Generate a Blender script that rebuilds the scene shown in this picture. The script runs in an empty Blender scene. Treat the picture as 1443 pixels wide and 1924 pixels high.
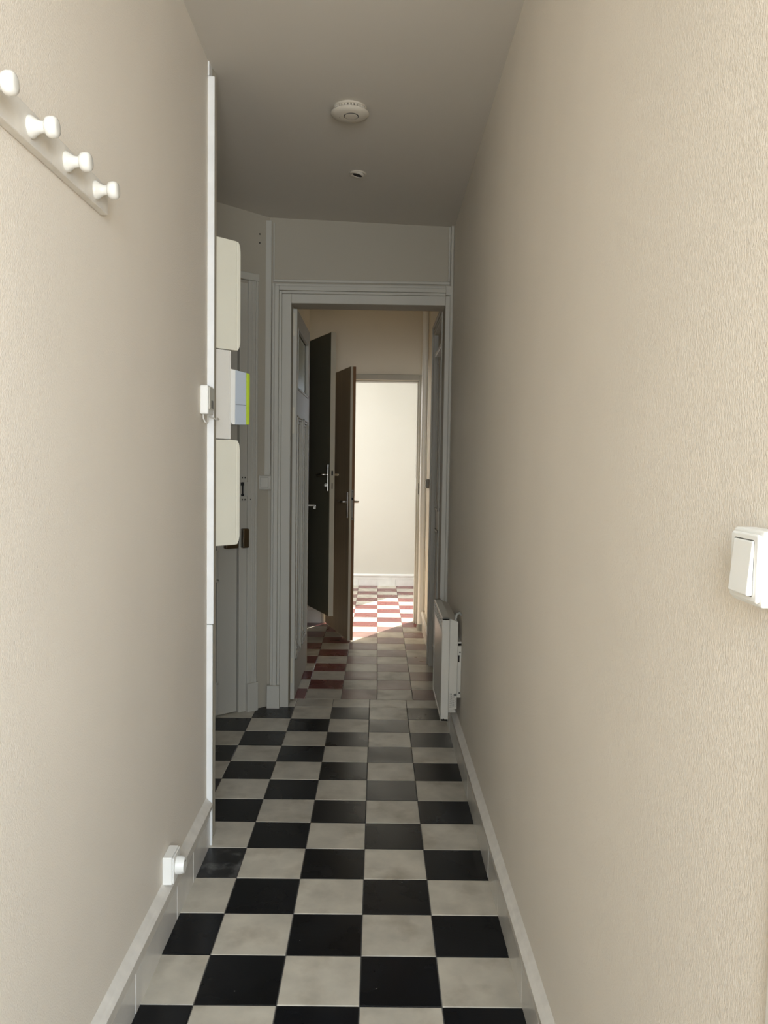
import bpy, bmesh, math, random
from mathutils import Vector, Matrix
random.seed(7)
S = bpy.context.scene
COL = S.collection

# ---------------------------------------------------------------- camera
FPX = 1526.217
YAW, PIT, ROL, CH = 0.00856539, -0.0599492, 0.01483, 1.30784
cy, sy = math.cos(YAW), math.sin(YAW); cp, sp = math.cos(PIT), math.sin(PIT); cr, sr = math.cos(ROL), math.sin(ROL)
fw = Vector((sy*cp, cy*cp, sp)); r0 = Vector((cy, -sy, 0)); u0 = r0.cross(fw)
rt = cr*r0 + sr*u0; up = -sr*r0 + cr*u0
cam = bpy.data.cameras.new('camera'); cam.sensor_fit = 'VERTICAL'; cam.sensor_height = 24.0
cam.lens = FPX/1924*24.0; cam.clip_start = 0.05
co = bpy.data.objects.new('camera', cam); COL.objects.link(co)
M3 = Matrix((rt, up, -fw)).transposed()
co.matrix_world = Matrix.Translation((0, 0, CH)) @ M3.to_4x4()
S.camera = co

# ---------------------------------------------------------------- world, sun, window light
w = bpy.data.worlds.new('sky'); S.world = w; w.use_nodes = True
w.node_tree.nodes['Background'].inputs[0].default_value = (0.62, 0.80, 1.0, 1)
w.node_tree.nodes['Background'].inputs[1].default_value = 3.0

def area(name, loc, aim, sx, sy_, power, colr, spread=180):
    l = bpy.data.lights.new(name, 'AREA'); l.shape = 'RECTANGLE'; l.size = sx; l.size_y = sy_
    l.energy = power; l.color = colr; l.spread = math.radians(spread)
    o = bpy.data.objects.new(name, l); COL.objects.link(o); o.location = loc
    o.rotation_euler = (Vector(aim)-Vector(loc)).to_track_quat('-Z', 'Y').to_euler(); return o
# daylight entering the window of the room behind the camera: cool sky from above, warm light from the ground below
area('window_sky_light', (0.26, -0.98, 1.62), (-0.45, 1.2, -0.3), 1.2, 1.5, 74, (0.56, 0.76, 1.0))
area('window_ground_light', (0.26, -0.98, 1.5), (0.4, 0.6, 2.4), 1.2, 1.5, 61, (1.0, 0.825, 0.61))
# daylight entering the far room by its side window and the window beside the doorway view
area('far_room_side_light', (-1.85, 7.7, 1.6), (0.5, 8.3, 1.0), 1.2, 1.6, 64, (0.97, 0.97, 0.97))
area('far_room_window_light', (1.15, 8.55, 1.5), (0.6, 6.0, 0.6), 1.0, 1.7, 22, (0.92, 0.95, 1.0))
sun = bpy.data.lights.new('sun', 'SUN'); sun.energy = 19; sun.angle = math.radians(0.9); sun.color = (1.0, 0.93, 0.84)
so = bpy.data.objects.new('sun', sun); COL.objects.link(so)
so.rotation_euler = Vector((-0.515, -0.857, -0.62)).to_track_quat('-Z', 'Y').to_euler()

S.view_settings.view_transform = 'Standard'; S.view_settings.look = 'None'
S.view_settings.exposure = 0.0; S.view_settings.gamma = 1.0
S.view_settings.use_curve_mapping = False
try:
    S.cycles.max_bounces = 10; S.cycles.diffuse_bounces = 7
except Exception: pass

# ---------------------------------------------------------------- materials
def mat(name, col, rough=0.5, metal=0.0, vary=0.0, vscale=8.0, stretch=(1, 1, 1), bump=0.0, bdist=0.001, bscale=200.0, bstretch=(1, 1, 1), spec=0.5,
        rand=0.0, stain=None, stain_scale=3.0, stain_amt=0.0, coat=0.0, dots=0.0):
    m = bpy.data.materials.new(name); m.use_nodes = True
    nt = m.node_tree; N = nt.nodes; L = nt.links
    b = N['Principled BSDF']; b.inputs['Roughness'].default_value = rough; b.inputs['Metallic'].default_value = metal
    b.inputs['Specular IOR Level'].default_value = spec; b.inputs['Coat Weight'].default_value = coat
    tc = N.new('ShaderNodeTexCoord'); vec = tc.outputs['Object']
    if rand:
        oi = N.new('ShaderNodeObjectInfo'); va = N.new('ShaderNodeVectorMath'); va.operation = 'MULTIPLY_ADD'
        cx = N.new('ShaderNodeCombineXYZ')
        for k in range(3): L.new(oi.outputs['Random'], cx.inputs[k])
        L.new(cx.outputs[0], va.inputs[0]); va.inputs[1].default_value = (17, 31, 5); L.new(vec, va.inputs[2]); vec = va.outputs[0]
    c = N.new('ShaderNodeRGB'); c.outputs[0].default_value = (*col, 1); out = c.outputs[0]
    def noise(scale, st, detail=5):
        mp = N.new('ShaderNodeMapping'); mp.inputs['Scale'].default_value = st; L.new(vec, mp.inputs[0])
        n = N.new('ShaderNodeTexNoise'); n.inputs['Scale'].default_value = scale; n.inputs['Detail'].default_value = detail
        L.new(mp.outputs[0], n.inputs[0]); return n.outputs['Fac']
    def scale_by(out, fac, amt):
        mr = N.new('ShaderNodeMapRange'); mr.inputs['From Min'].default_value = 0.25; mr.inputs['From Max'].default_value = 0.75
        mr.inputs['To Min'].default_value = 1-amt; mr.inputs['To Max'].default_value = 1+amt; L.new(fac, mr.inputs[0])
        v = N.new('ShaderNodeVectorMath'); v.operation = 'SCALE'; L.new(out, v.inputs[0]); L.new(mr.outputs[0], v.inputs['Scale'])
        return v.outputs[0]
    if vary: out = scale_by(out, noise(vscale, stretch), vary)
    if rand:
        mr = N.new('ShaderNodeMapRange'); mr.inputs['To Min'].default_value = 1-rand; mr.inputs['To Max'].default_value = 1+rand
        L.new(oi.outputs['Random'], mr.inputs[0]); v = N.new('ShaderNodeVectorMath'); v.operation = 'SCALE'
        L.new(out, v.inputs[0]); L.new(mr.outputs[0], v.inputs['Scale']); out = v.outputs[0]
    if stain:
        f = noise(stain_scale, (1, 1, 1), 8)
        rp = N.new('ShaderNodeMapRange'); rp.inputs['From Min'].default_value = 0.52; rp.inputs['From Max'].default_value = 0.75
        rp.inputs['To Max'].default_value = stain_amt; L.new(f, rp.inputs[0])
        mx = N.new('ShaderNodeMix'); mx.data_type = 'RGBA'; L.new(rp.outputs[0], mx.inputs['Factor'])
        L.new(out, mx.inputs['A']); mx.inputs['B'].default_value = (*stain, 1); out = mx.outputs['Result']
        rr = N.new('ShaderNodeMapRange'); rr.inputs['From Min'].default_value = 0.3; rr.inputs['From Max'].default_value = 0.7
        rr.inputs['To Min'].default_value = rough*0.8; rr.inputs['To Max'].default_value = min(1, rough*1.3); L.new(f, rr.inputs[0])
        L.new(rr.outputs[0], b.inputs['Roughness'])
    if dots:
        vo = N.new('ShaderNodeTexVoronoi'); vo.inputs['Scale'].default_value = 26; L.new(vec, vo.inputs['Vector'])
        dr = N.new('ShaderNodeMapRange'); dr.inputs['From Min'].default_value = 0.035; dr.inputs['From Max'].default_value = 0.06
        dr.inputs['To Min'].default_value = dots; dr.inputs['To Max'].default_value = 0.0; L.new(vo.outputs['Distance'], dr.inputs[0])
        g = noise(7.0, (1, 1, 1), 2); gr = N.new('ShaderNodeMapRange'); gr.inputs['From Min'].default_value = 0.58; gr.inputs['From Max'].default_value = 0.62
        L.new(g, gr.inputs[0]); mu = N.new('ShaderNodeMath'); mu.operation = 'MULTIPLY'; L.new(dr.outputs[0], mu.inputs[0]); L.new(gr.outputs[0], mu.inputs[1])
        mx = N.new('ShaderNodeMix'); mx.data_type = 'RGBA'; L.new(mu.outputs[0], mx.inputs['Factor'])
        L.new(out, mx.inputs['A']); mx.inputs['B'].default_value = (0.45, 0.43, 0.4, 1); out = mx.outputs['Result']
    L.new(out, b.inputs['Base Color'])
    if bump:
        bp = N.new('ShaderNodeBump'); bp.inputs['Strength'].default_value = bump; bp.inputs['Distance'].default_value = bdist
        L.new(noise(bscale, bstretch, 3), bp.inputs['Height']); L.new(bp.outputs[0], b.inputs['Normal'])
    return m
M = {}
M['paper'] = mat('textured wallpaper', (0.755, 0.70, 0.61), 0.6, vary=0.03, vscale=2.5, bump=1.0, bscale=430, bstretch=(1, 1, 0.55), bdist=0.0014, spec=0.35)
M['paint'] = mat('cream gloss paint', (0.66, 0.63, 0.56), 0.38, vary=0.05, vscale=6, stretch=(1, 1, 0.15), bump=0.15, bscale=40)
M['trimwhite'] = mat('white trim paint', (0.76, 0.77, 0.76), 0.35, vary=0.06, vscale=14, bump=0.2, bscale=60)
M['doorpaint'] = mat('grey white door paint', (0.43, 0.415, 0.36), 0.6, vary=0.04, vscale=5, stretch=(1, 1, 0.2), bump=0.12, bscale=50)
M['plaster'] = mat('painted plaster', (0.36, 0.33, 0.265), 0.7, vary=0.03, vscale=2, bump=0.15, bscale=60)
M['ceil'] = mat('ceiling paint', (0.54, 0.51, 0.45), 0.8, vary=0.03, vscale=1.5, bump=0.1, bscale=60)
M['farwall'] = mat('white room paint', (0.60, 0.59, 0.54), 0.7, vary=0.02, vscale=2)
M['hallwall'] = mat('cream hall plaster', (0.76, 0.71, 0.60), 0.7, vary=0.04, vscale=2)
M['grout'] = mat('dark grout', (0.10, 0.095, 0.085), 0.9, vary=0.2, vscale=40)
M['black'] = mat('black cement tile', (0.0030, 0.0038, 0.0055), 0.27, vary=0.25, vscale=9, rand=0.3, stain=(0.014, 0.015, 0.017), stain_scale=5, stain_amt=0.4, bump=0.1, bscale=90, spec=0.22, dots=0.5)
M['dusty'] = mat('black tile with plaster dust', (0.008, 0.009, 0.011), 0.4, vary=0.25, vscale=9, stain=(0.16, 0.16, 0.155), stain_scale=14, stain_amt=0.9, bump=0.1, bscale=90)
M['blackwornsheen'] = mat('worn black cement tile with painted doorway sheen', (0.038, 0.039, 0.038), 0.33, vary=0.25, vscale=14, rand=0.25, stain=(0.09, 0.088, 0.08), stain_scale=7, stain_amt=0.6, bump=0.15, bscale=90)  # some wear, mostly the doorway's reflection painted in as lighter grey
M['cream'] = mat('cream cement tile', (0.47, 0.435, 0.36), 0.36, vary=0.18, vscale=12, rand=0.09, stain=(0.22, 0.18, 0.125), stain_scale=8, stain_amt=0.6, bump=0.15, bscale=90)
M['red'] = mat('oxblood cement tile', (0.14, 0.032, 0.028), 0.28, vary=0.15, vscale=10, rand=0.15, stain=(0.10, 0.05, 0.045), stain_scale=7, stain_amt=0.5, bump=0.1, bscale=90)
M['redworn'] = mat('worn brown red cement tile', (0.20, 0.115, 0.10), 0.34, vary=0.15, vscale=12, rand=0.12, stain=(0.24, 0.19, 0.165), stain_scale=7, stain_amt=0.6, bump=0.15, bscale=90)
M['bbtile'] = mat('painted plinth tile', (0.66, 0.64, 0.59), 0.24, vary=0.08, vscale=9, bump=0.12, bscale=30)
M['bbcap'] = mat('painted cap moulding', (0.66, 0.63, 0.57), 0.4, vary=0.10, vscale=25, bump=0.3, bscale=60)
M['porcelain'] = mat('white porcelain', (0.70, 0.69, 0.64), 0.12, coat=0.3)
M['plastic'] = mat('white plastic', (0.80, 0.80, 0.76), 0.35)
M['cabinet'] = mat('cream painted metal cabinet', (0.70, 0.68, 0.57), 0.4, vary=0.03, vscale=6)
M['trunk'] = mat('off white trunking', (0.68, 0.66, 0.60), 0.42, vary=0.02, vscale=6)
M['metergrey'] = mat('blue grey meter body', (0.42, 0.47, 0.53), 0.35)
M['green'] = mat('lime green meter cover', (0.38, 0.50, 0.03), 0.35)
M['brass'] = mat('dark bronze lock', (0.085, 0.055, 0.025), 0.4, metal=0.5)
M['dark'] = mat('dark hole', (0.01, 0.01, 0.01), 0.8)
M['shadowgap'] = mat('dark gap', (0.02, 0.018, 0.015), 0.9)
M['chrome'] = mat('brushed steel', (0.62, 0.60, 0.56), 0.28, metal=1.0)
M['doorbrown'] = mat('brown veneer', (0.42, 0.32, 0.20), 0.45, vary=0.12, vscale=6, stretch=(3, 3, 0.2))
M['rawwood'] = mat('raw wood edge', (0.20, 0.095, 0.035), 0.6, vary=0.25, vscale=20, stretch=(3, 3, 0.1))
M['edge'] = mat('beige painted edge', (0.50, 0.46, 0.36), 0.5, vary=0.04)
M['innerdoor'] = mat('grey beige door paint darkened for shade', (0.15, 0.14, 0.095), 0.6, vary=0.05)  # shade on the grey beige door face is put into this dark colour
M['aged'] = mat('yellowed plastic', (0.55, 0.51, 0.43), 0.45)
M['heater'] = mat('white enamel heater', (0.50, 0.48, 0.42), 0.3)
M['heaterface'] = mat('heater front panel enamel', (0.40, 0.40, 0.37), 0.28)
M['label'] = mat('grey printed ink', (0.10, 0.10, 0.09), 0.7)
M['pipe'] = mat('white pipe enamel', (0.88, 0.88, 0.84), 0.3)
M['collar'] = mat('grey pipe collar', (0.30, 0.30, 0.27), 0.5)
M['wood'] = mat('oak floor', (0.36, 0.24, 0.14), 0.4, vary=0.2, vscale=5, stretch=(1, 0.1, 1))
M['grime'] = mat('greyed plaster dust', (0.20, 0.20, 0.19), 0.9)
def glassmat():
    m = bpy.data.materials.new('frosted glass'); m.use_nodes = True
    b = m.node_tree.nodes['Principled BSDF']; b.inputs['Base Color'].default_value = (0.55, 0.58, 0.46, 1)
    b.inputs['Roughness'].default_value = 0.25; b.inputs['Transmission Weight'].default_value = 0.75; b.inputs['IOR'].default_value = 1.45
    return m
M['glass'] = glassmat()
def clear():
    m = bpy.data.materials.new('clear glass'); m.use_nodes = True; N = m.node_tree.nodes; L = m.node_tree.links
    for n in list(N): N.remove(n)
    o = N.new('ShaderNodeOutputMaterial'); t = N.new('ShaderNodeBsdfTransparent'); g = N.new('ShaderNodeBsdfGlossy'); g.inputs['Roughness'].default_value = 0.02
    x = N.new('ShaderNodeMixShader'); x.inputs[0].default_value = 0.06
    L.new(t.outputs[0], x.inputs[1]); L.new(g.outputs[0], x.inputs[2]); L.new(x.outputs[0], o.inputs[0]); return m
M['clear'] = clear()

# ---------------------------------------------------------------- mesh helpers
class MB:
    def __init__(s): s.v = []; s.f = []
    def add(s, v, f, mt=None):
        n = len(s.v)
        for p in v: p = Vector(p); s.v.append(mt @ p if mt else p)
        s.f += [tuple(n+i for i in q) for q in f]; return s
    def box(s, a, b, mt=None):
        x0, y0, z0 = [min(a[i], b[i]) for i in range(3)]; x1, y1, z1 = [max(a[i], b[i]) for i in range(3)]
        return s.add([(x0,y0,z0),(x1,y0,z0),(x1,y1,z0),(x0,y1,z0),(x0,y0,z1),(x1,y0,z1),(x1,y1,z1),(x0,y1,z1)],
                     [(0,3,2,1),(4,5,6,7),(0,1,5,4),(1,2,6,5),(2,3,7,6),(3,0,4,7)], mt)
    def prism(s, poly, z0, z1, mt=None):                 # poly in xy, extruded in z
        n = len(poly); ar = sum(poly[i][0]*poly[(i+1) % n][1]-poly[(i+1) % n][0]*poly[i][1] for i in range(n))
        if ar < 0: poly = poly[::-1]
        return s.add([(x, y, z0) for x, y in poly]+[(x, y, z1) for x, y in poly],
                     [tuple(range(n-1, -1, -1)), tuple(range(n, 2*n))]+[(i, (i+1) % n, n+(i+1) % n, n+i) for i in range(n)], mt)
    def lathe(s, prof, mt=None, n=28):                  # prof [(r, h)] around local z
        v = []; f = []
        for r, h in prof:
            for k in range(n):
                a = 2*math.pi*k/n; v.append((r*math.cos(a), r*math.sin(a), h))
        for i in range(len(prof)-1):
            for k in range(n):
                f.append((i*n+k, i*n+(k+1) % n, (i+1)*n+(k+1) % n, (i+1)*n+k))
        f.append(tuple(range(n-1, -1, -1))); f.append(tuple((len(prof)-1)*n+k for k in range(n)))
        return s.add(v, f, mt)
    def tube(s, pts, r, n=10):
        pts = [Vector(p) for p in pts]; v = []; f = []
        nx = None
        for i, p in enumerate(pts):
            t = (pts[min(i+1, len(pts)-1)]-pts[max(i-1, 0)]).normalized()
            if nx is None: nx = t.orthogonal().normalized()
            nx = (nx-t*nx.dot(t)).normalized(); ny = t.cross(nx)
            for k in range(n):
                a = 2*math.pi*k/n; v.append(p+r*(math.cos(a)*nx+math.sin(a)*ny))
        for i in range(len(pts)-1):
            for k in range(n): f.append((i*n+k, i*n+(k+1) % n, (i+1)*n+(k+1) % n, (i+1)*n+k))
        f.append(tuple(range(n-1, -1, -1))); f.append(tuple((len(pts)-1)*n+k for k in range(n)))
        return s.add(v, f)
    def build(s, name, m, parent=None, bevel=0.0, smooth=False, kind=None, label=None, seg=2, mt=None):
        me = bpy.data.meshes.new(name); me.from_pydata([tuple(x) for x in s.v], [], s.f); me.update()
        bm = bmesh.new(); bm.from_mesh(me); bmesh.ops.recalc_face_normals(bm, faces=bm.faces[:]); bm.to_mesh(me); bm.free()
        me.materials.append(m)
        o = bpy.data.objects.new(name, me); COL.objects.link(o)
        if parent: o.parent = parent
        if bevel:
            b = o.modifiers.new('bevel', 'BEVEL'); b.width = bevel; b.segments = seg; b.limit_method = 'ANGLE'; b.angle_limit = math.radians(40)
        if smooth or bevel:
            for p in me.polygons: p.use_smooth = bool(smooth) and len(p.vertices) < 5
            if smooth: me.set_sharp_from_angle(angle=math.radians(50))
        if kind: o['kind'] = kind
        if label: o['label'] = label
        return o
def rot(deg, ax='Z', loc=(0, 0, 0)): return Matrix.Translation(loc) @ Matrix.Rotation(math.radians(deg), 4, ax)
def empty(name, loc=(0, 0, 0), rz=0, label=None, cat=None, kind=None, group=None):
    o = bpy.data.objects.new(name, None); COL.objects.link(o); o.location = loc; o.rotation_euler = (0, 0, rz); o.empty_display_size = 0.05
    tag(o, label, cat, kind, group); return o
def tag(o, label=None, cat=None, kind=None, group=None):
    if label: o['label'] = label
    if cat: o['category'] = cat
    if kind: o['kind'] = kind
    if group: o['group'] = group
    return o
def rrect(x0, y0, x1, y1, r, n=4, corners=(1, 1, 1, 1)):
    out = []
    for (cx, cy_, a0, on) in ((x1, y1, 0, corners[0]), (x0, y1, 90, corners[1]), (x0, y0, 180, corners[2]), (x1, y0, 270, corners[3])):
        if not on: out.append((cx, cy_)); continue
        ox = cx-r if cx == x1 else cx+r; oy = cy_-r if cy_ == y1 else cy_+r
        for k in range(n+1):
            a = math.radians(a0+90*k/n); out.append((ox+r*math.cos(a), oy+r*math.sin(a)))
    return out
XL, XR = -0.565, 0.380            # corridor wall faces
def hc(x, y): return 2.617-0.034*x-0.0165*y
YE = 4.285                        # front of the wall that holds the inner doorway
UA = Vector((-0.72, 0.694, 0)).normalized(); NA = Vector((0.694, 0.72, 0)).normalized(); A0 = Vector((-0.5530, 2.785, 0))
UB = Vector((-0.755, -0.656, 0)).normalized(); NB = Vector((0.656, -0.755, 0)).normalized(); B0 = Vector((-0.575, YE, 0))
# A: 3D frame with x along the wall, y out of it (towards the space), origin at A0
def frame(o, ux, ny): return Matrix(((ux.x, ny.x, 0, o.x), (ux.y, ny.y, 0, o.y), (0, 0, 1, 0), (0, 0, 0, 1)))
FA = frame(A0, UA, NA); FB = frame(B0, UB, NB)
ang = math.atan2
# corner of A and B
tA = 1.10; CAB = A0+UA*tA
sB = (CAB-B0).dot(UB)

# ---------------------------------------------------------------- structure: shell
MB().prism([(XL, 0.66), (XL, 2.70), (-0.70, 2.70), (-0.70, 0.66)], -0.004, 2.72).build('wall_left', M['paper'], kind='structure')
MB().prism([(XR, 0.74), (XR, YE+0.02), (0.52, YE+0.02), (0.52, 0.74)], -0.004, 2.72).build('wall_right', M['paper'], kind='structure')
pa = [A0, CAB+UA*0.1, CAB+UA*0.1-NA*0.15, Vector((-0.70, 2.60, 0)), Vector((-0.60, 2.70, 0)), Vector((-0.562, 2.74, 0))]
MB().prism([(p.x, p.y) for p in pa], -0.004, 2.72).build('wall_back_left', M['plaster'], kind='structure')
# wall B with the entry door opening (s 0.137 .. 0.99, up to 2.21)
wb = MB(); OP0, OP1, OPH = 0.137, 0.99, 2.21
def bb(s0, s1, n0, n1, z0, z1): wb.box((s0, n0, z0), (s1, n1, z1), FB)
wb.prism([(0, 0), (OP0, 0), (OP0, -0.16), (-0.15, -0.16), (-0.02, 0)], -0.004, 2.72, FB)
bb(OP1, sB+0.15, -0.16, 0, -0.004, 2.72); bb(OP0, OP1, -0.16, 0, OPH, 2.72)
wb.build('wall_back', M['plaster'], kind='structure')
MB().box((-0.05, -0.24, -0.004), (sB+0.15, -0.16, 2.72), FB).build('wall_light_block', M['shadowgap'], kind='structure')  # added dark slab behind the entry door, blocks sky light through its gaps
# end wall with inner doorway
OX0, OX1, OH = -0.460, 0.340, 2.13
we = MB(); we.box((-0.70, YE, -0.004), (OX0, 4.372, 2.72)); we.box((-0.70, 4.372, -0.004), (-0.482, 4.435, 2.72)); we.box((OX1, YE, -0.004), (0.52, 4.435, 2.72)); we.box((OX0, YE, OH), (OX1, 4.435, 2.72))
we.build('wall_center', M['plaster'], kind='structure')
# ceiling (slightly out of level)
MB().add([(x, y, hc(x, y)+dz) for dz in (0, 0.12) for x, y in ((-1.75, 0.66), (0.52, 0.66), (0.52, 4.40), (-1.75, 4.40))],
         [(0,1,2,3),(4,5,6,7),(0,1,5,4),(1,2,6,5),(2,3,7,6),(3,0,4,7)]).build('ceiling', M['ceil'], kind='structure')
# second hall
HL, HR = -0.560, 0.385
wl = MB(); wl.box((-0.70, 4.435, -0.004), (HL, 5.60, 2.66)); wl.box((-0.70, 6.26, -0.004), (HL, 6.62, 2.66)); wl.box((-0.70, 5.60, 2.24), (HL, 6.26, 2.66)); wl.box((-0.70, 5.60, -0.004), (HL, 6.26, 0.20))
wl.build('wall_hall_left', M['hallwall'], kind='structure')
MB().box((HR, 4.435, -0.004), (0.52, 6.60, 2.66)).build('wall_hall_right', M['hallwall'], kind='structure')
MB().box((-0.72, 4.40, 2.548), (0.54, 6.66, 2.70)).build('ceiling_hall', M['hallwall'], kind='structure')
cl = MB(); cl.box((-1.60, 5.55, 0.15), (-0.70, 6.31, 0.20)); cl.box((-1.62, 5.50, 0.15), (-1.60, 6.36, 2.4)); cl.box((-1.6, 5.50, 0.15), (-0.70, 5.56, 2.4)); cl.box((-1.6, 6.30, 0.15), (-0.70, 6.36, 2.4)); cl.box((-1.62, 5.5, 2.36), (-0.7, 6.36, 2.4))
cl.build('wall_closet', M['plaster'], kind='structure')
# far wall with doorway
FX0, FX1, FH = -0.410, 0.325, 1.975
wf = MB(); wf.box((-2.2, 6.58, -0.004), (FX0, 6.70, 2.66)); wf.box((FX1, 6.58, -0.004), (2.3, 6.70, 2.66)); wf.box((FX0, 6.58, FH), (FX1, 6.70, 2.66))
wf.build('wall_far', M['hallwall'], kind='structure')
# far room
YB = 8.63
fb = MB(); WX0, WX1, WZ0, WZ1 = 0.55, 1.72, 0.55, 2.42
fb.box((-2.2, YB, -0.004), (WX0, YB+0.12, 2.66)); fb.box((WX1, YB, -0.004), (2.3, YB+0.12, 2.66)); fb.box((WX0, YB, -0.004), (WX1, YB+0.12, WZ0)); fb.box((WX0, YB, WZ1), (WX1, YB+0.12, 2.66))
fb.build('wall_room_back', M['farwall'], kind='structure')
MB().box((-2.2, 6.6, -0.004), (-2.05, YB+0.12, 2.66)).build('wall_room_left', M['farwall'], kind='structure')
MB().box((2.15, 6.6, -0.004), (2.3, YB+0.12, 2.66)).build('wall_room_right', M['farwall'], kind='structure')
MB().box((-2.2, 6.58, 2.55), (2.3, YB+0.12, 2.70)).build('ceiling_room', M['farwall'], kind='structure')
w1 = MB()
for x in (WX0, WX1-0.06): w1.box((x, YB+0.03, WZ0), (x+0.06, YB+0.09, WZ1))
w1.box((WX0, YB+0.03, WZ0), (WX1, YB+0.09, WZ0+0.06)); w1.box((WX0, YB+0.03, WZ1-0.06), (WX1, YB+0.09, WZ1))
wn = w1.build('window_1', M['trimwhite'], kind='structure')
MB().box((WX0+0.05, YB+0.055, WZ0+0.05), (WX1-0.05, YB+0.06, WZ1-0.05)).build('pane', M['clear'], wn)
# room behind the camera
rb = MB(); rb.box((-2.2, -1.3, 0), (-2.05, 0.70, 2.62)); rb.build('wall_camera_left', M['farwall'], kind='structure')
MB().box((1.9, -1.3, 0), (2.05, 0.70, 2.62)).build('wall_camera_right', M['paper'], kind='structure')
rb = MB(); VX0, VX1, VZ0, VZ1 = -0.50, 0.82, 0.80, 2.42
rb.box((-2.2, -1.3, 0), (VX0, -1.15, 2.62)); rb.box((VX1, -1.3, 0), (2.05, -1.15, 2.62)); rb.box((VX0, -1.3, 0), (VX1, -1.15, VZ0)); rb.box((VX0, -1.3, VZ1), (VX1, -1.15, 2.62))
rb.build('wall_camera_back', M['farwall'], kind='structure')
rb = MB(); rb.box((-2.2, 0.60, 0), (-0.65, 0.74, 2.62)); rb.box((0.46, 0.60, 0), (2.05, 0.74, 2.62)); rb.box((-0.7, 0.60, 2.5), (0.5, 0.66, 2.62))
rb.build('wall_camera_front', M['paper'], kind='structure')
MB().box((-2.2, -1.3, 2.60), (2.05, 0.70, 2.74)).build('ceiling_camera', M['farwall'], kind='structure')
w2 = MB()
for x in (VX0, (VX0+VX1)/2-0.03, VX1-0.06): w2.box((x, -1.26, VZ0), (x+0.06, -1.20, VZ1))
w2.box((VX0, -1.26, VZ0), (VX1, -1.20, VZ0+0.06)); w2.box((VX0, -1.26, VZ1-0.06), (VX1, -1.20, VZ1))
wn = w2.build('window_2', M['trimwhite'], kind='structure')
MB().box((VX0+0.05, -1.235, VZ0+0.05), (VX1-0.05, -1.23, VZ1-0.05)).build('pane', M['clear'], wn)
# smooth door casing at the near end of the right wall
MB().box((0.374, 0.60, 0), (0.47, 0.738, 2.5)).build('trim_1', M['bbcap'], kind='structure', bevel=0.003)

# ---------------------------------------------------------------- floor slab and tiles
fl = MB().box((-2.2, 0.66, -0.12), (2.3, YB+0.12, -0.0035)).build('floor', M['grout'], kind='structure')
MB().box((-2.2, -1.3, -0.12), (2.05, 0.66, 0.0)).build('floor_camera', M['wood'], kind='structure')
def tile_mesh(name, sx, sy_, m, g=0.0012, c=0.0012):
    x, y = sx/2-g, sy_/2-g
    v = [(-x,-y,-0.011),(x,-y,-0.011),(x,y,-0.011),(-x,y,-0.011),(-x,-y,-c),(x,-y,-c),(x,y,-c),(-x,y,-c),
         (-x+c,-y+c,0),(x-c,-y+c,0),(x-c,y-c,0),(-x+c,y-c,0)]
    f = [(0,3,2,1)]+[(i,(i+1)%4,4+(i+1)%4,4+i) for i in range(4)]+[(4+i,4+(i+1)%4,8+(i+1)%4,8+i) for i in range(4)]+[(8,9,10,11)]
    me = bpy.data.meshes.new(name); me.from_pydata(v, [], f); me.materials.append(m); return me
TM = {k: tile_mesh('tile_'+k, 0.2, 0.2, M[k]) for k in ('black', 'dusty', 'blackwornsheen', 'cream', 'red', 'redworn')}
TM['strip'] = tile_mesh('tile_strip', 0.2, 0.151, M['cream'])
def lay(me, x, y):
    o = bpy.data.objects.new('tile', me); COL.objects.link(o); o.parent = fl
    o.location = (x, y, random.uniform(-0.0008, 0.0)); o.rotation_euler = (random.uniform(-1, 1)*0.0022, random.uniform(-1, 1)*0.0022, 0)
    return o
BX, BY = -0.4257, 1.8846
for j in range(-6, 12):
    for i in range(-5, 5):
        x = BX+0.2*i; y = BY+0.2*j
        if x > 0.38: continue
        if y+0.2 < 2.75 and x+0.2 < -0.57: continue
        if y < 3.2 and x+0.2 < -1.0: continue
        if (Vector((x+0.2, y, 0))-B0).dot(NB) < 0 : continue
        bl = (i+j) % 2 == 0
        k = 'black' if bl else 'cream'
        if bl and (i == 2 and j >= 5): k = 'blackwornsheen'
        if bl and (i, j) in ((1, 11), (3, 11), (3, 9)): k = 'blackwornsheen'
        if (i, j) == (-1, 3): k = 'dusty'
        lay(TM[k], x+0.1, y+0.1)
for i in range(-1, 4): lay(TM['strip'], BX+0.2*i+0.1, 4.3605)
RX, RY = -0.385, 4.43
for j in range(0, 21):
    for i in range(-2, 5):
        x = RX+0.2*i; y = RY+0.2*j
        if y+0.2 < 6.6 and (x > 0.385 or x+0.2 < -0.56): continue
        if i == -2 and y > 6.6: continue
        rd = (i+j) % 2 == 1
        worn = (i in (1, 2, 3) and j < 10) or (i == 1 and j < 6)
        lay(TM['redworn' if rd and worn else 'red' if rd else 'cream'], x+0.1, y+0.1+0.006)
# rest of the far room's tiles, out of the doorway's view
mb_c, mb_r = MB(), MB()
for j in range(11, 21):
    for i in list(range(-9, -1))+list(range(5, 13)):
        x = RX+0.2*i; y = RY+0.2*j+0.006
        (mb_r if (i+j) % 2 == 1 else mb_c).box((x+0.0012, y+0.0012, -0.01), (x+0.1988, y+0.1988, -0.0003))
mb_r.build('red_tiles', M['red'], fl, kind='stuff'); mb_c.build('cream_tiles', M['cream'], fl, kind='stuff')

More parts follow.
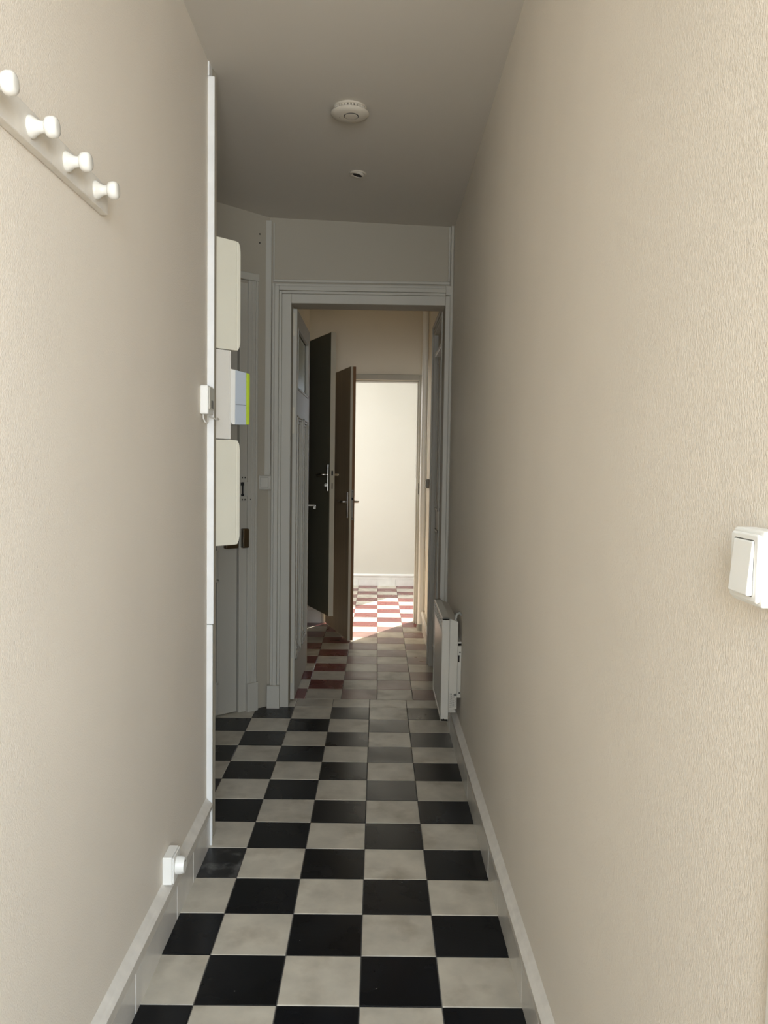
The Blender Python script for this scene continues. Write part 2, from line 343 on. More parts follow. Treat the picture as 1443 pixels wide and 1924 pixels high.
# ---------------------------------------------------------------- baseboards: plinth tiles below a moulded cap
def baseboard(name, o, ux, ny, length, first=0.07, hcap=0.167, ht=0.10, endcap=True, face=0.013, step=0.2, tm='bbtile', cm='bbcap'):
    F = frame(Vector(o), Vector(ux), Vector(ny))
    # cap profile in (n, z), extruded along the wall
    prof = [(0, ht), (face, ht), (face, ht+0.026), (face+0.008, ht+0.032), (face+0.009, ht+0.046), (face+0.003, ht+0.052), (face-0.002, ht+0.056), (0, hcap)]
    mb = MB(); n = len(prof)
    mb.add([F @ Vector((0, a, b)) for a, b in prof]+[F @ Vector((length, a, b)) for a, b in prof],
           [tuple(range(n)), tuple(range(2*n-1, n-1, -1))]+[(i, (i+1) % n, n+(i+1) % n, n+i) for i in range(n)])
    root = mb.build(name, M[cm], kind='structure')
    s = 0; e = first
    while s < length-1e-4:
        e = min(e, length)
        d = random.uniform(0, 0.0015)
        MB().box((s+0.0008, 0, -0.003), (e-0.0008, face-0.002+d, ht-0.0005), F).build('plinth_tile', M[tm], root, bevel=0.0012)
        s = e; e += step
    return root
baseboard('baseboard_left', (XL, 0.72, 0), (0, 1, 0), (1, 0, 0), 1.975, first=0.13)
baseboard('baseboard_right', (XR, 0.75, 0), (0, 1, 0), (-1, 0, 0), 3.50, first=0.15)
baseboard('baseboard_hall', (HR, 5.24, 0), (0, 1, 0), (-1, 0, 0), 1.33, first=0.1, hcap=0.15, face=0.022)
baseboard('baseboard_far', (-2.0, YB, 0), (1, 0, 0), (0, -1, 0), 4.1, first=0.01, hcap=0.125, ht=0.07, tm='trimwhite', cm='trimwhite')
baseboard('baseboard_hall_end', (-0.56, 6.58, 0), (1, 0, 0), (0, -1, 0), 0.115, first=0.2, hcap=0.15)

# ---------------------------------------------------------------- corner trim (two lengths, butt joint)
t = MB().prism([(-0.60, 2.70), (-0.5425, 2.70), (-0.5470, 2.722), (-0.5605, 2.784), (-0.60, 2.784)], 0.76, 2.545).build('trim_2', M['trimwhite'], kind='structure', bevel=0.003)
MB().box((-0.602, 2.700, 2.546), (-0.5605, 2.784, 2.62)).build('cap', M['trimwhite'], t, bevel=0.003)
MB().prism([(-0.60, 2.6985), (-0.5450, 2.6985), (-0.5495, 2.722), (-0.5605, 2.784), (-0.60, 2.784)], -0.002, 0.7585).build('trim_3', M['trimwhite'], kind='structure', bevel=0.003)

# ---------------------------------------------------------------- inner doorway casing
c = MB()
def vbar(x0, x1, d, z0, z1, y=YE): c.box((x0, y-d, z0), (x1, y+0.002, z1))
top = OH
for (a, b, d) in ((0.0, 0.048, 0.012), (0.048, 0.062, 0.019), (0.062, 0.085, 0.030), (0.085, 0.098, 0.022)):
    c.box((OX0-b, YE-d, -0.002), (OX0-a, YE+0.002, top+b))            # left
    c.box((OX0-a, YE-d, top+a), (OX1, YE+0.002, top+b))               # head
    if b < 0.05: c.box((OX1, YE-d, -0.002), (0.3795, YE+0.002, top+b))
c.box((OX1-0.0, YE-0.02, top+0.05), (0.378, YE+0.002, top+0.10))
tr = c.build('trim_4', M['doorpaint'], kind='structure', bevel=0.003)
MB().box((OX0-0.112, YE-0.040, -0.002), (OX0-0.045, YE-0.001, 0.122)).build('plinth_block', M['doorpaint'], tr, bevel=0.002)
MB().box((0.3400, YE-0.03, -0.002), (0.3660, YE-0.001, 0.122)).build('plinth_block', M['doorpaint'], tr, bevel=0.002)
for z in (1.060, 1.105): MB().box((0.3385, 4.395, z-0.009), (0.3405, 4.412, z+0.009)).build('strike_hole', M['dark'], tr)
# corner bead at the right and frame of the panel above the doorway
c = MB(); c.lathe([(0.009, 0.17), (0.009, 2.545)], Matrix.Translation((0.371, YE-0.012, 0)), n=16)
c.build('trim_5', M['doorpaint'], kind='structure', smooth=True)
c = MB(); c.box((-0.556, YE-0.008, 2.238), (0.362, YE+0.001, 2.252)); c.box((0.352, YE-0.008, 2.252), (0.362, YE+0.001, 2.53)); c.box((-0.556, YE-0.008, 2.252), (-0.548, YE+0.001, 2.54))
c.build('trim_6', M['doorpaint'], kind='structure', bevel=0.003)

# ---------------------------------------------------------------- levers
def lever(root, z, x, y_face, sgn, along, mats=M['chrome'], plate=(0.19, 0.035), name='handle', grip=0.11):
    """in the door's local frame: x along leaf, y across; sgn = side of the leaf; along = direction of the grip in x"""
    mb = MB(); p = plate
    mb.box((x-p[1]/2, y_face, z-p[0]*0.62), (x+p[1]/2, y_face+sgn*0.007, z+p[0]*0.38))
    pl = mb.build('backplate', mats, root, bevel=0.003)
    g = MB(); yy = y_face+sgn*0.045
    g.tube([(x, y_face+sgn*0.004, z), (x, yy-sgn*0.010, z), (x+along*0.004, yy-sgn*0.003, z), (x+along*0.014, yy, z), (x+along*grip*0.6, yy, z), (x+along*grip, yy-sgn*0.004, z-0.002)], 0.0085, 12)
    g.build('lever', mats, pl, smooth=True)
    return pl

# ---------------------------------------------------------------- inner door leaf, open flat against the hall's left wall
LY0, LY1, LX = 4.385, 5.19, -0.440          # hinge side, free side, visible face
d1 = empty('door_1', (LX, LY0, 0), 0, 'grey white door with frosted pane and moulded panels, open beside the inner doorway', 'door', 'structure')
T = 0.036; W = LY1-LY0
def L1(mb, y0, y1, z0, z1, d0=-T, d1_=0.0): mb.box((d0, y0, z0), (d1_, y1, z1))
G0, G1, GZ0, GZ1 = 0.055, 0.70, 1.70, 2.035
P = [(0.055, 0.325), (0.42, 0.70)]; PZ0, PZ1 = 0.215, 1.56
st = MB(); L1(st, 0, G0, 0.008, 2.122); L1(st, G1, W, 0.008, 2.122); L1(st, G0, G1, GZ1, 2.122); L1(st, G0, G1, PZ1, GZ0); L1(st, G0, G1, 0.008, PZ0); L1(st, P[0][1], P[1][0], PZ0, PZ1)
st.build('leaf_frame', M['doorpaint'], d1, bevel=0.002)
for a, b in P:
    pn = MB(); L1(pn, a-0.004, b+0.004, PZ0-0.004, PZ1+0.004, -0.026, -0.012); pn2 = pn.build('panel', M['doorpaint'], d1)
    ml = MB()
    for k, (ins, d) in enumerate(((0.0, 0.006), (0.012, 0.0), (0.028, -0.005))):
        wd = 0.010
        L1(ml, a+ins, a+ins+wd, PZ0+ins, PZ1-ins, -0.013, d); L1(ml, b-ins-wd, b-ins, PZ0+ins, PZ1-ins, -0.013, d)
        L1(ml, a+ins, b-ins, PZ0+ins, PZ0+ins+wd, -0.013, d); L1(ml, a+ins, b-ins, PZ1-ins-wd, PZ1-ins, -0.013, d)
    ml.build('moulding', M['doorpaint'], pn2, bevel=0.002)
pn = MB(); L1(pn, G0-0.004, G1+0.004, GZ0-0.004, GZ1+0.004, -0.022, -0.016); gp = pn.build('glass_pane', M['glass'], d1)
ml = MB()
for wd, d in ((0.012, 0.004),):
    L1(ml, G0, G0+wd, GZ0, GZ1, -0.012, d); L1(ml, G1-wd, G1, GZ0, GZ1, -0.012, d); L1(ml, G0, G1, GZ0, GZ0+wd, -0.012, d); L1(ml, G0, G1, GZ1-wd, GZ1, -0.012, d)
ml.build('glazing_bead', M['doorpaint'], d1, bevel=0.002)
for z0, z1 in ((0.10, 0.24), (1.46, 1.60), (1.98, 2.10)):
    MB().box((-0.026, -0.0015, z0), (-0.010, 0.001, z1)).build('hinge_plate', M['edge'], d1, bevel=0.0005)
h = MB(); h.tube([(0.0, W-0.05, 1.035), (0.040, W-0.05, 1.035), (0.046, W-0.06, 1.035), (0.046, W-0.085, 1.030)], 0.006, 10); h.build('handle', M['chrome'], d1, smooth=True)
MB().box((0.038, W-0.068, 1.012), (0.052, W-0.044, 1.040)).build('handle_grip', M['porcelain'], d1, bevel=0.003)

# ---------------------------------------------------------------- second closed door in the hall's right wall
d2 = empty('door_2', (0.385, 4.45, 0), 0, 'closed panelled door in the right wall of the hall, seen edge on', 'door', 'structure')
cs = MB(); cs.box((-0.040, 0.0, -0.002), (0.0, 0.07, 2.19)); cs.box((-0.040, 0.74, -0.002), (0.0, 0.83, 2.19)); cs.box((-0.040, 0, 2.12), (0, 0.83, 2.19))
cs.build('casing', M['doorpaint'], d2, bevel=0.004)
cs = MB(); cs.box((-0.048, 0.02, 0), (-0.039, 0.032, 2.178)); cs.box((-0.048, 0.79, 0), (-0.039, 0.802, 2.178)); cs.box((-0.048, 0.02, 2.164), (-0.039, 0.802, 2.178)); cs.box((-0.044, 0.04, 2.135), (-0.039, 0.78, 2.143))
cs.build('moulding', M['doorpaint'], d2, bevel=0.002)
cs = MB(); cs.box((-0.012, 0.07, 0.006), (0.0, 0.74, 2.12)); cs.build('leaf', M['doorpaint'], d2)
cs = MB()
for z0, z1 in ((0.15, 0.90), (1.02, 1.94)):
    for y0, y1 in ((0.13, 0.38), (0.45, 0.68)):
        cs.box((-0.022, y0, z0), (-0.012, y0+0.014, z1)); cs.box((-0.022, y1-0.014, z0), (-0.012, y1, z1)); cs.box((-0.022, y0, z0), (-0.012, y1, z0+0.014)); cs.box((-0.022, y0, z1-0.014), (-0.012, y1, z1))
cs.build('panel_moulding', M['doorpaint'], d2, bevel=0.002)
MB().box((-0.046, 0.04, 1.955), (-0.012, 0.52, 1.978)).build('highlight_bar', M['trimwhite'], d2, bevel=0.003)  # white bar stands in for the bright reflection along the door

# ---------------------------------------------------------------- raised closet door (door_3), open inward to the hall
F2 = Vector((-0.318, 5.70, 0)); H2 = Vector((-0.548, 6.235, 0)); dv = (H2-F2); L2 = dv.length
d3 = empty('door_3', (F2.x, F2.y, 0.222), ang(dv.y, dv.x), 'dark raised cupboard door standing open, first of the two dark doors', 'door', 'structure')
MB().box((0.002, -0.0165, 0), (L2, 0.0165, 1.988)).build('leaf', M['innerdoor'], d3, bevel=0.001)
MB().box((0, -0.018, 0), (0.002, 0.018, 1.988)).build('door_edge', M['edge'], d3, label='beige painted door edge')
for sg in (1, -1): lever(d3, 1.0, 0.045, sg*0.0165, sg, 1)
b = MB(); b.lathe([(0.0135, 0), (0.0135, 0.006), (0.011, 0.014), (0.006, 0.018)], Matrix.Translation((0.047, 0.024, 0.925)) @ Matrix.Rotation(math.radians(-90), 4, 'X'), 20)
b.build('thumb_turn', M['porcelain'], d3, smooth=True)
MB().box((-0.0012, -0.006, 0.995), (0.0005, 0.006, 1.028)).build('latch', M['dark'], d3)
MB().box((-0.0010, -0.003, 0.90), (0.0005, 0.003, 0.94)).build('bolt_slot', M['dark'], d3)
cc = MB(); cc.box((HL, 5.56, 0.20), (HL+0.012, 5.60, 2.28)); cc.box((HL, 6.26, 0.20), (HL+0.012, 6.30, 2.28)); cc.box((HL, 5.56, 2.24), (HL+0.012, 6.30, 2.28))
cc.build('trim_7', M['doorpaint'], kind='structure', bevel=0.002)

# ---------------------------------------------------------------- far door (door_4)
F3 = Vector((-0.184, 5.885, 0)); H3 = Vector((-0.392, 6.560, 0)); dv = (H3-F3); L3 = dv.length
d4 = empty('door_4', (F3.x, F3.y, 0.008), ang(dv.y, dv.x), 'brown veneer door with steel levers, open in front of the bright far doorway', 'door', 'structure')
MB().box((0.002, -0.0195, 0), (L3, 0.0195, 1.99)).build('leaf', M['doorbrown'], d4, bevel=0.001)
MB().box((0, 0.002, 0), (0.002, 0.0195, 1.99)).build('door_edge', M['edge'], d4, label='beige painted half of the door edge')
MB().box((0, -0.0195, 0), (0.002, 0.002, 1.99)).build('raw_edge', M['rawwood'], d4, label='bare reddish wood half of the door edge')
for sg in (1, -1): lever(d4, 1.015, 0.045, sg*0.0195, sg, 1)
fp = MB().box((-0.003, -0.012, 0.885), (0.0, 0.006, 1.105)).build('lock_plate', M['chrome'], d4, bevel=0.001)
MB().box((-0.006, -0.008, 1.03), (-0.002, 0.003, 1.048)).build('latch', M['dark'], fp)
for z in (0.90, 1.09): MB().box((-0.0036, -0.005, z-0.003), (-0.0028, 0.000, z+0.003)).build('screw', M['dark'], fp)
c = MB()
c.box((FX1, 6.566, -0.002), (FX1+0.045, 6.58, FH+0.045)); c.box((FX0-0.03, 6.566, -0.002), (FX0, 6.58, FH+0.045)); c.box((FX0, 6.566, FH), (FX1, 6.58, FH+0.045))
c.box((FX1-0.012, 6.60, -0.002), (FX1, 6.70, FH)); c.box((FX0, 6.60, -0.002), (FX0+0.012, 6.70, FH)); c.box((FX0, 6.60, FH-0.012), (FX1, 6.70, FH))
ft = c.build('trim_8', M['doorpaint'], kind='structure', bevel=0.003)
MB().box((FX1-0.0135, 6.605, 1.10), (FX1-0.0115, 6.625, 1.19)).build('strike_plate', M['chrome'], ft)
MB().box((FX1+0.004, 6.5645, 1.06), (FX1+0.010, 6.567, 1.15)).build('strike_mark', M['label'], ft)

# ---------------------------------------------------------------- entry door (door_5) in the diagonal wall
d5 = empty('door_5', tuple(B0), 0, 'pale grey panelled entry door in the diagonal wall behind the electrical cabinets', 'door', 'structure')
d5.matrix_world = FB
# local axes: x = distance s from the inner doorway, y = out of wall
# FB is a reflection-free frame only if det>0; otherwise parent with identity and bake
d5.matrix_world = Matrix.Identity(4)
d5.location = tuple(B0 + UB*0.179)
def Bx(mb, s0, s1, n0, n1, z0, z1): mb.box((s0, n0, z0), (s1, n1, z1), D5)
D5 = Matrix.Translation(-(B0+UB*0.179)) @ FB
lf = MB(); a, b = 0.181, 0.985
px0, px1 = 0.289, 0.87
Bx(lf, a, px0, -0.05, -0.012, 0.004, 2.208); Bx(lf, px1, b, -0.05, -0.012, 0.004, 2.208)
for z0, z1 in ((0.004, 0.165), (0.705, 0.845), (2.05, 2.208)): Bx(lf, px0, px1, -0.05, -0.012, z0, z1)
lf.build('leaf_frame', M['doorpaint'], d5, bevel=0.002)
for z0, z1 in ((0.165, 0.705), (0.845, 2.05)):
    pn = MB(); Bx(pn, px0-0.003, px1+0.003, -0.045, -0.026, z0-0.003, z1+0.003); p_ = pn.build('panel', M['doorpaint'], d5)
    ml = MB()
    for ins, d in ((0.0, -0.004), (0.014, -0.016)):
        Bx(ml, px0+ins, px0+ins+0.012, -0.027, d, z0+ins, z1-ins); Bx(ml, px1-ins-0.012, px1-ins, -0.027, d, z0+ins, z1-ins)
        Bx(ml, px0+ins, px1-ins, -0.027, d, z0+ins, z0+ins+0.012); Bx(ml, px0+ins, px1-ins, -0.027, d, z1-ins-0.012, z1-ins)
    ml.build('moulding', M['doorpaint'], p_, bevel=0.002)
fr = MB(); Bx(fr, 0.132, 0.177, -0.05, 0.004, 0, 2.21); fr.build('frame', M['doorpaint'], d5, bevel=0.002)
cs = MB()
for s0, s1, d in ((0.074, 0.134, 0.014), (0.080, 0.092, 0.021), (0.104, 0.112, 0.018)): Bx(cs, s0, s1, 0, d, 0.10 if d > 0.015 else -0.002, 2.225)
Bx(cs, 0.074, 1.05, 0, 0.021, 2.225, 2.262); Bx(cs, 0.99, 1.05, 0, 0.014, -0.002, 2.262)
cs.build('casing', M['doorpaint'], d5, bevel=0.003)
cs = MB(); Bx(cs, 0.072, 0.136, 0, 0.026, -0.002, 0.150); cs.build('plinth_block', M['doorpaint'], d5, bevel=0.002)
lk = MB(); Bx(lk, 0.187, 0.262, -0.012, 0.018, 0.862, 0.955); l1 = lk.build('lock_case', M['brass'], d5, bevel=0.006, label='dark bronze rim lock case')
lk = MB(); Bx(lk, 0.132, 0.170, 0.002, 0.030, 0.862, 0.962); l1 = lk.build('lock_keeper', M['brass'], d5, bevel=0.006, label='dark bronze lock keeper on the frame')
lk = MB(); Bx(lk, 0.168, 0.1705, 0.010, 0.031, 0.868, 0.958); lk.build('keeper_rim', M['chrome'], l1)
sk = MB(); Bx(sk, 0.128, 0.182, 0.003, 0.006, 1.205, 1.240); Bx(sk, 0.128, 0.182, 0.003, 0.006, 1.100, 1.125); Bx(sk, 0.128, 0.152, 0.003, 0.010, 1.128, 1.200)
s_ = sk.build('old_strike_plate', M['doorpaint'], d5, bevel=0.001)
sk = MB()
for s0, z in ((0.146, 1.224), (0.162, 1.224), (0.146, 1.110), (0.162, 1.110)): Bx(sk, s0-0.003, s0+0.003, 0.0055, 0.007, z-0.004, z+0.004)
Bx(sk, 0.155, 0.164, 0.003, 0.0055, 1.135, 1.200); Bx(sk, 0.152, 0.170, 0.003, 0.0056, 1.182, 1.199); Bx(sk, 0.152, 0.168, 0.003, 0.0056, 1.128, 1.140); Bx(sk, 0.116, 0.120, 0.0135, 0.0148, 1.108, 1.114)
sk.build('screw_hole', M['dark'], s_)
hl = MB()
for z in (2.470, 2.426): Bx(hl, 0.058, 0.064, -0.001, 0.0012, z-0.004, z+0.004)
o = hl.build('screw_holes', M['dark']); o.location = d5.location; o.name = 'trim_9'; tag(o, kind='structure')

# ---------------------------------------------------------------- electrical column on the wall behind the corner trim
AR = ang(UA.y, UA.x)
def onA(name, label, cat, z, group=None):
    o = empty(name, tuple(A0+Vector((0, 0, z))), 0, label, cat, None, group); return o
def FAl(z=0): return frame(Vector((0, 0, 0)), UA, NA)
FAL = FAl()
def side_prism(prof, t0, t1, mt=FAL):                # prof in (depth, z) extruded along the wall
    mb = MB(); n = len(prof)
    mb.add([mt @ Vector((t0, a, b)) for a, b in prof]+[mt @ Vector((t1, a, b)) for a, b in prof],
           [tuple(range(n)), tuple(range(2*n-1, n-1, -1))]+[(i, (i+1) % n, n+(i+1) % n, n+i) for i in range(n)])
    return mb
def cabinet(z, h, label, group):
    o = onA('electrical_cabinet', label, 'cabinet', z, group)
    side_prism(rrect(0.001, 0, 0.088, h, 0.008, 3, (0, 0, 0, 0)), 0.004, 0.25).build('body', M['cabinet'], o, bevel=0.002)
    side_prism([(0.0885, 0.001), (0.094, 0.001), (0.101, 0.014), (0.104, 0.030), (0.104, h-0.034), (0.101, h-0.014), (0.094, h-0.001), (0.0885, h-0.001)], 0.004, 0.25).build('cover', M['cabinet'], o, bevel=0.002)
    return o
cabinet(1.690, 0.373, 'tall cream electrical cabinet, the upper one just right of the white corner trim', 'electrical cabinets beside the corner')
cabinet(1.014, 0.367, 'tall cream electrical cabinet, the lower one above the dark door locks', 'electrical cabinets beside the corner')
o = onA('cable_trunking', 'off white boxed trunking joining the upper and lower electrical cabinets', 'trunking', 1.3835)
side_prism([(0.001, 0), (0.058, 0), (0.058, 0.304), (0.001, 0.304)], 0.004, 0.24).build('body', M['trunk'], o, bevel=0.001)
MB().box((0.004, 0.0585, 0.0), (0.24, 0.064, 0.304), FAL).build('lid', M['trunk'], o, bevel=0.001)
o = onA('electricity_meter', 'grey and white electricity meter with a lime green front between the two cabinets', 'meter', 1.434)
D0 = 0.0645
side_prism([(D0, 0.010), (D0+0.010, 0.001), (D0+0.020, 0.0), (D0+0.021, 0.190), (D0, 0.192)], 0.006, 0.14).build('mounting_base', M['plastic'], o, bevel=0.002)
side_prism([(D0+0.0215, 0.001), (D0+0.068, 0.002), (D0+0.068, 0.184), (D0+0.0215, 0.190)], 0.008, 0.138).build('meter_body', M['metergrey'], o, bevel=0.001)
MB().box((0.0072, D0+0.022, 0.070), (0.009, D0+0.068, 0.0712), FAL).build('seam', M['label'], o)
side_prism([(D0+0.0685, 0.002), (D0+0.082, 0.003), (D0+0.083, 0.176), (D0+0.080, 0.182), (D0+0.0685, 0.184)], 0.006, 0.14).build('green_cover', M['green'], o, bevel=0.002, label='lime green plastic cover')

# ---------------------------------------------------------------- small box on the left wall beside the corner
o = empty('wall_box', (XL, 2.585, 1.455), 0, 'small white plastic box with a looping cable on the left wall edge', 'doorbell')
MB().box((0, 0, 0), (0.027, 0.085, 0.092)).build('case', M['plastic'], o, bevel=0.005)
MB().box((0.0265, 0.008, 0.016), (0.031, 0.079, 0.086)).build('cover', M['heater'], o, bevel=0.003)
for k in range(3): MB().box((0.0305, 0.030+0.014*k, 0.020), (0.0318, 0.036+0.014*k, 0.045)).build('slot', M['label'], o)
MB().tube([(0.008, 0.015, 0.001), (0.009, 0.012, -0.012), (0.014, 0.012, -0.024), (0.021, 0.02, -0.028), (0.021, 0.028, -0.020), (0.018, 0.05, -0.006), (0.022, 0.09, -0.006), (0.034, 0.112, -0.014), (0.036, 0.130, -0.010), (0.026, 0.150, -0.004)], 0.0022, 8).build('cable', M['trunk'], o, smooth=True)

# ---------------------------------------------------------------- light switches
def switch(name, M4, w_, h_, d, label, rock=0.55, group=None, mats=M['plastic']):
    o = empty(name, tuple(M4.translation), 0, label, 'switch', None, group)
    R = M4.to_3x3().to_4x4()
    MB().prism(rrect(-w_/2, -h_/2, w_/2, h_/2, 0.004), 0, d*0.72, R).build('base', mats, o, bevel=0.002)
    MB().prism(rrect(-w_/2+0.0035, -h_/2+0.0035, w_/2-0.0035, h_/2-0.0035, 0.004), d*0.72, d*0.86, R).build('cover', mats, o, bevel=0.002)
    k = rock/2
    MB().prism(rrect(-w_*k-0.001, -h_*0.36-0.001, w_*k+0.001, h_*0.36+0.001, 0.003), d*0.85, d*0.8615, R).build('gap', M['label'], o)
    rk = MB(); x0, x1, y0, y1 = -w_*k, w_*k, -h_*0.36, h_*0.36
    rk.add([(x0,y0,d*0.8),(x1,y0,d*0.8),(x1,y1,d*0.8),(x0,y1,d*0.8),(x0,y0,d*1.04),(x1,y0,d*1.04),(x1,y1,d*0.90),(x0,y1,d*0.90)],
           [(0,3,2,1),(4,5,6,7),(0,1,5,4),(1,2,6,5),(2,3,7,6),(3,0,4,7)], R)
    rk.build('rocker', mats, o, bevel=0.0015)
    return o
def basis(loc, xdir, zdir):
    x = Vector(xdir).normalized(); z = Vector(zdir).normalized(); y = z.cross(x)
    m = Matrix((x, y, z)).transposed().to_4x4(); m.translation = loc; return m
switch('light_switch', basis((XR-0.0005, 0.776, 1.214), (0, -1, 0), (-1, 0, 0)), 0.066, 0.072, 0.030, 'white rocker light switch on the right wall nearest the viewer', 0.62)
switch('light_switch', basis((-0.590, YE-0.017, 1.198), (1, 0, 0), (0, -1, 0)), 0.066, 0.074, 0.030, 'square grey white light switch left of the inner doorway', 0.60, mats=M['doorpaint'])
switch('light_switch', basis((HR-0.0005, 6.06, 1.16), (0, -1, 0), (-1, 0, 0)), 0.07, 0.07, 0.026, 'small light switch seen edge on beside the white pipe', 0.6, mats=M['collar'])
# surface cable cover from the ceiling to the switch
o = MB().box((-0.594, YE-0.016, 1.236), (-0.563, YE-0.0005, 2.548)).build('cable_cover', M['doorpaint'], bevel=0.003)
tag(o, 'slim painted cable cover running from ceiling down to the switch left of the inner doorway', 'cable cover')

# ---------------------------------------------------------------- socket with plug above the left baseboard
o = empty('wall_socket', (XL, 2.130, 0.163), 0, 'white surface socket just above the left baseboard', 'socket')
MB().box((0.0005, 0, 0), (0.026, 0.075, 0.076)).build('base', M['plastic'], o, bevel=0.002)
MB().box((0.0265, 0.002, 0.002), (0.031, 0.073, 0.074)).build('cover', M['plastic'], o, bevel=0.002)
RX90 = Matrix.Rotation(math.radians(90), 4, 'Y')
MB().lathe([(0.024, 0), (0.024, 0.012), (0.021, 0.020), (0.021, 0.022)], Matrix.Translation((0.031, 0.0375, 0.038)) @ RX90, 28).build('socket_ring', M['plastic'], o, smooth=True)
MB().lathe([(0.0028, 0), (0.0028, 0.0012)], Matrix.Translation((0.0528, 0.0375, 0.050)) @ RX90, 10).build('pin_hole', M['dark'], o)

# ---------------------------------------------------------------- coat rack
o = empty('coat_rack', (XL, 1.67, 1.797), 0, 'cream wooden coat rail with four white porcelain knobs on the left wall', 'coat rack')
MB().box((0.0005, -0.84, 0), (0.016, 0.0, 0.054)).build('rail', M['bbcap'], o, bevel=0.002)
kn = [(0.0172, 0), (0.0175, 0.0025), (0.0165, 0.005), (0.0125, 0.010), (0.0098, 0.015), (0.0092, 0.020), (0.0098, 0.0235), (0.0130, 0.0250), (0.0158, 0.028), (0.0168, 0.033), (0.0162, 0.039), (0.0135, 0.0425), (0.008, 0.0440)]
k0 = None
for k in range(5):
    y = -0.072-0.147*k
    if k0 is None:
        k0 = MB().lathe(kn, Matrix.Identity(4), 32).build('knob', M['porcelain'], o, smooth=True); kk = k0
    else:
        kk = k0.copy(); COL.objects.link(kk); kk.parent = o
    kk.rotation_euler = (0, math.radians(90), 0); kk.location = (0.016, y, 0.026)

# ---------------------------------------------------------------- smoke detector and spotlight
z = hc(-0.115, 3.0)
o = empty('smoke_detector', (-0.117, 2.98, z), 0, 'round white smoke detector on the ceiling', 'smoke detector'); o.scale = (1, 1, 0.82)
FLIP = Matrix.Rotation(math.radians(180), 4, 'X')
MB().lathe([(0.060, -0.002), (0.061, 0.006), (0.056, 0.009)], FLIP, 40).build('base', M['aged'], o, smooth=True)
MB().lathe([(0.052, 0.008), (0.052, 0.020)], FLIP, 40).build('vent_core', M['dark'], o)
vn = MB()
for k in range(32):
    vn.box((0.0515, -0.0028, -0.020), (0.0585, 0.0028, -0.008), Matrix.Rotation(2*math.pi*k/32, 4, 'Z'))
vn.build('vent_ribs', M['aged'], o)
MB().lathe([(0.060, 0.0185), (0.067, 0.021), (0.0685, 0.025), (0.064, 0.032), (0.052, 0.038), (0.034, 0.041), (0.024, 0.0415)], FLIP, 48).build('dome', M['aged'], o, smooth=True)
MB().lathe([(0.0265, 0.038), (0.0265, 0.0420)], Matrix.Translation((0.005, -0.012, 0)) @ FLIP, 32).build('ring', M['dark'], o)
MB().lathe([(0.0235, 0.038), (0.0235, 0.0432), (0.020, 0.0438)], Matrix.Translation((0.005, -0.012, 0)) @ FLIP, 32).build('test_button', M['aged'], o, smooth=True)
for x, y in ((-0.034, 0.028), (-0.042, 0.012), (-0.036, 0.000), (0.018, 0.030), (0.030, -0.030)): MB().lathe([(0.0022, 0.034), (0.0022, 0.0412-0.9*max(0, math.hypot(x, y)-0.034)*0.35)], Matrix.Translation((x, y, 0)) @ FLIP, 8).build('indicator_dot', M['dark'], o)
z = hc(-0.1, 3.66)
o = empty('ceiling_spotlight', (-0.105, 3.605, z), 0, 'small unlit recessed spotlight in the ceiling beyond the smoke detector', 'spotlight')
MB().lathe([(0.036, -0.002), (0.038, 0.002), (0.034, 0.005), (0.027, 0.003), (0.0265, -0.001)], FLIP, 36).build('ring', M['aged'], o, smooth=True)
tl = Matrix.Rotation(math.radians(13), 4, 'Y')
MB().lathe([(0.027, -0.004), (0.029, 0.006), (0.024, 0.009), (0.021, 0.004)], tl @ FLIP, 36).build('gimbal', M['aged'], o, smooth=True)
MB().lathe([(0.0205, 0.002), (0.0205, 0.0075)], tl @ FLIP, 28).build('lamp', M['dark'], o)

# ---------------------------------------------------------------- convector heater
hy0, hy1, hz0, hz1, hx = 3.495, 4.0, 0.182, 0.640, 0.290
o = empty('convector_heater', (XR, hy0, hz0), 0, 'white wall mounted electric convector heater on the right wall', 'heater')
H = hz1-hz0; Lh = hy1-hy0; X0 = hx-XR
fr = MB(); fr.box((X0, 0, 0), (X0+0.034, 0.016, H)); fr.box((X0, Lh-0.016, 0), (X0+0.034, Lh, H)); fr.box((X0, 0, H-0.012), (X0+0.034, Lh, H)); fr.box((X0, 0, 0), (X0+0.034, Lh, 0.014))
fr.build('front_frame', M['heater'], o, bevel=0.003)
MB().box((X0+0.003, 0.015, 0.013), (X0+0.03, Lh-0.015, H-0.070)).build('front_panel', M['heaterface'], o, bevel=0.002)
for k in range(4):
    zz = H-0.064+0.014*k
    MB().box((X0+0.001, 0.015, zz), (X0+0.012, Lh-0.015, zz+0.0055)).build('slat', M['trimwhite'], o, bevel=0.001)
MB().box((X0+0.022, 0.015, H-0.071), (X0+0.030, Lh-0.015, H-0.011)).build('grille_recess', M['shadowgap'], o)
side = MB(); side.add([(X0+0.0345, 0.006, 0.045), (X0+0.071, 0.006, 0.055), (X0+0.071, 0.006, H-0.018), (X0+0.045, 0.006, H-0.008), (X0+0.0345, 0.006, H-0.004),
                       (X0+0.0345, Lh-0.006, 0.045), (X0+0.071, Lh-0.006, 0.055), (X0+0.071, Lh-0.006, H-0.018), (X0+0.045, Lh-0.006, H-0.008), (X0+0.0345, Lh-0.006, H-0.004)],
                      [(0,1,2,3,4), (9,8,7,6,5)]+[(i, (i+1) % 5, 5+(i+1) % 5, 5+i) for i in range(5)])
side.build('rear_body', M['heater'], o, bevel=0.002)
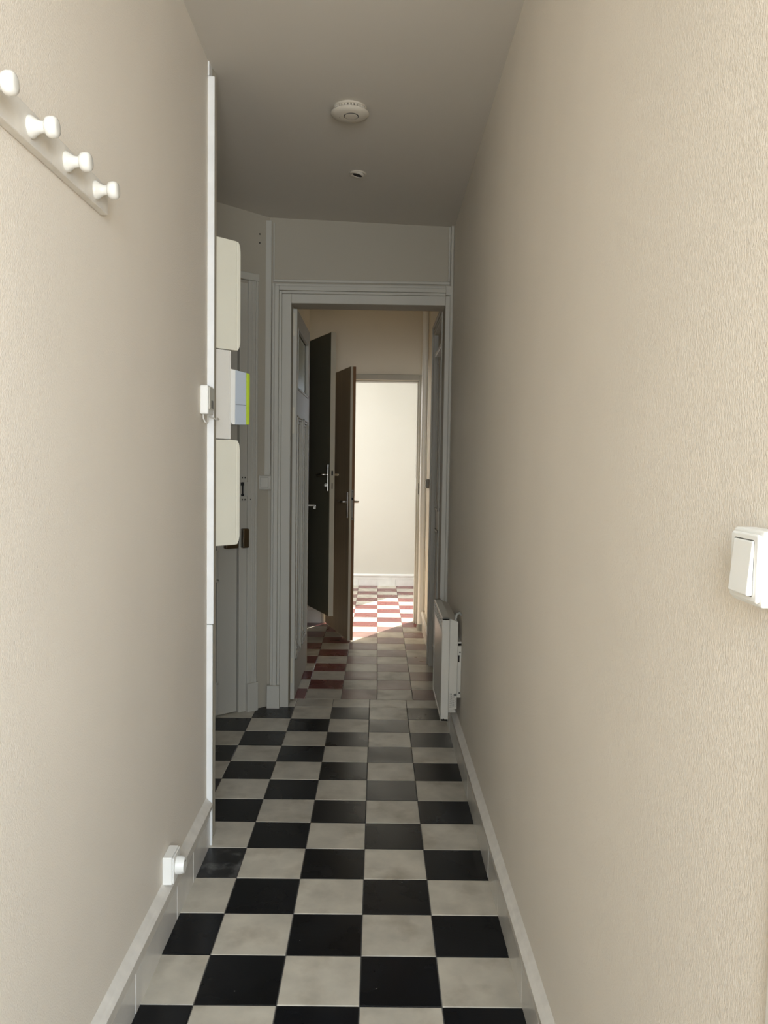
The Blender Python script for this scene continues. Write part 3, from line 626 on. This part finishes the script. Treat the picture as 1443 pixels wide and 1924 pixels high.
br = MB(); br.box((X0+0.0715, 0.02, 0.10), (-0.001, 0.045, 0.345)); br.box((X0+0.0715, Lh-0.05, 0.10), (-0.001, Lh-0.025, 0.345)); br.box((X0+0.0715, 0.02, 0.33), (-0.001, Lh-0.025, 0.35))
bk = br.build('wall_bracket', M['heater'], o, bevel=0.002)
MB().box((X0+0.074, 0.0185, 0.26), (X0+0.081, 0.0202, 0.29)).build('bracket_slot', M['dark'], bk)
for zz in (0.12, 0.30): MB().box((X0+0.080, 0.0185, zz), (X0+0.085, 0.0202, zz+0.006)).build('bracket_screw', M['dark'], bk)
MB().tube([(X0+0.060, 0.03, H-0.018), (X0+0.066, 0.03, H+0.012), (X0+0.078, 0.035, H+0.018), (-0.003, 0.05, H+0.004)], 0.006, 8).build('hook', M['collar'], o, smooth=True)
lb = MB(); MB()
MB().lathe([(0.0065, 0), (0.0065, 0.0005)], Matrix.Translation((X0+0.063, 0.0057, 0.118)) @ Matrix.Rotation(math.radians(90), 4, 'X'), 20).build('round_mark', M['label'], o)
ry = random.Random(3)
for cidx in range(5):
    x = X0+0.041+0.0055*cidx; zz = 0.060+0.001*cidx
    while zz < (0.118 if cidx < 3 else 0.105):
        l = ry.uniform(0.003, 0.010); lb.box((x, 0.0052, zz), (x+0.0016, 0.0058, zz+l)); zz += l+0.0025
lb.build('rating_print', M['label'], o)
MB().box((X0+0.012, -0.0006, 0.008), (X0+0.016, 0.0005, 0.013)).build('screw', M['dark'], o)
MB().box((X0+0.036, 0.02, 0.034), (X0+0.068, 0.09, 0.047)).build('underside_foot', M['heater'], o, bevel=0.002)

# ---------------------------------------------------------------- white vertical pipe in the hall corner
o = empty('wall_pipe', (0.364, 6.33, 0), 0, 'white vertical pipe from floor to ceiling beside the bright far doorway', 'pipe')
MB().lathe([(0.026, 0.05), (0.0265, 1.2), (0.023, 2.546)], Matrix.Translation((-0.008, 0, 0)), 24).build('pipe', M['pipe'], o, smooth=True)
MB().lathe([(0.031, -0.002), (0.032, 0.02), (0.033, 0.030), (0.030, 0.050)], Matrix.Translation((-0.008, 0, 0)), 24).build('collar', M['collar'], o, smooth=True, label='grey collar at the pipe foot')
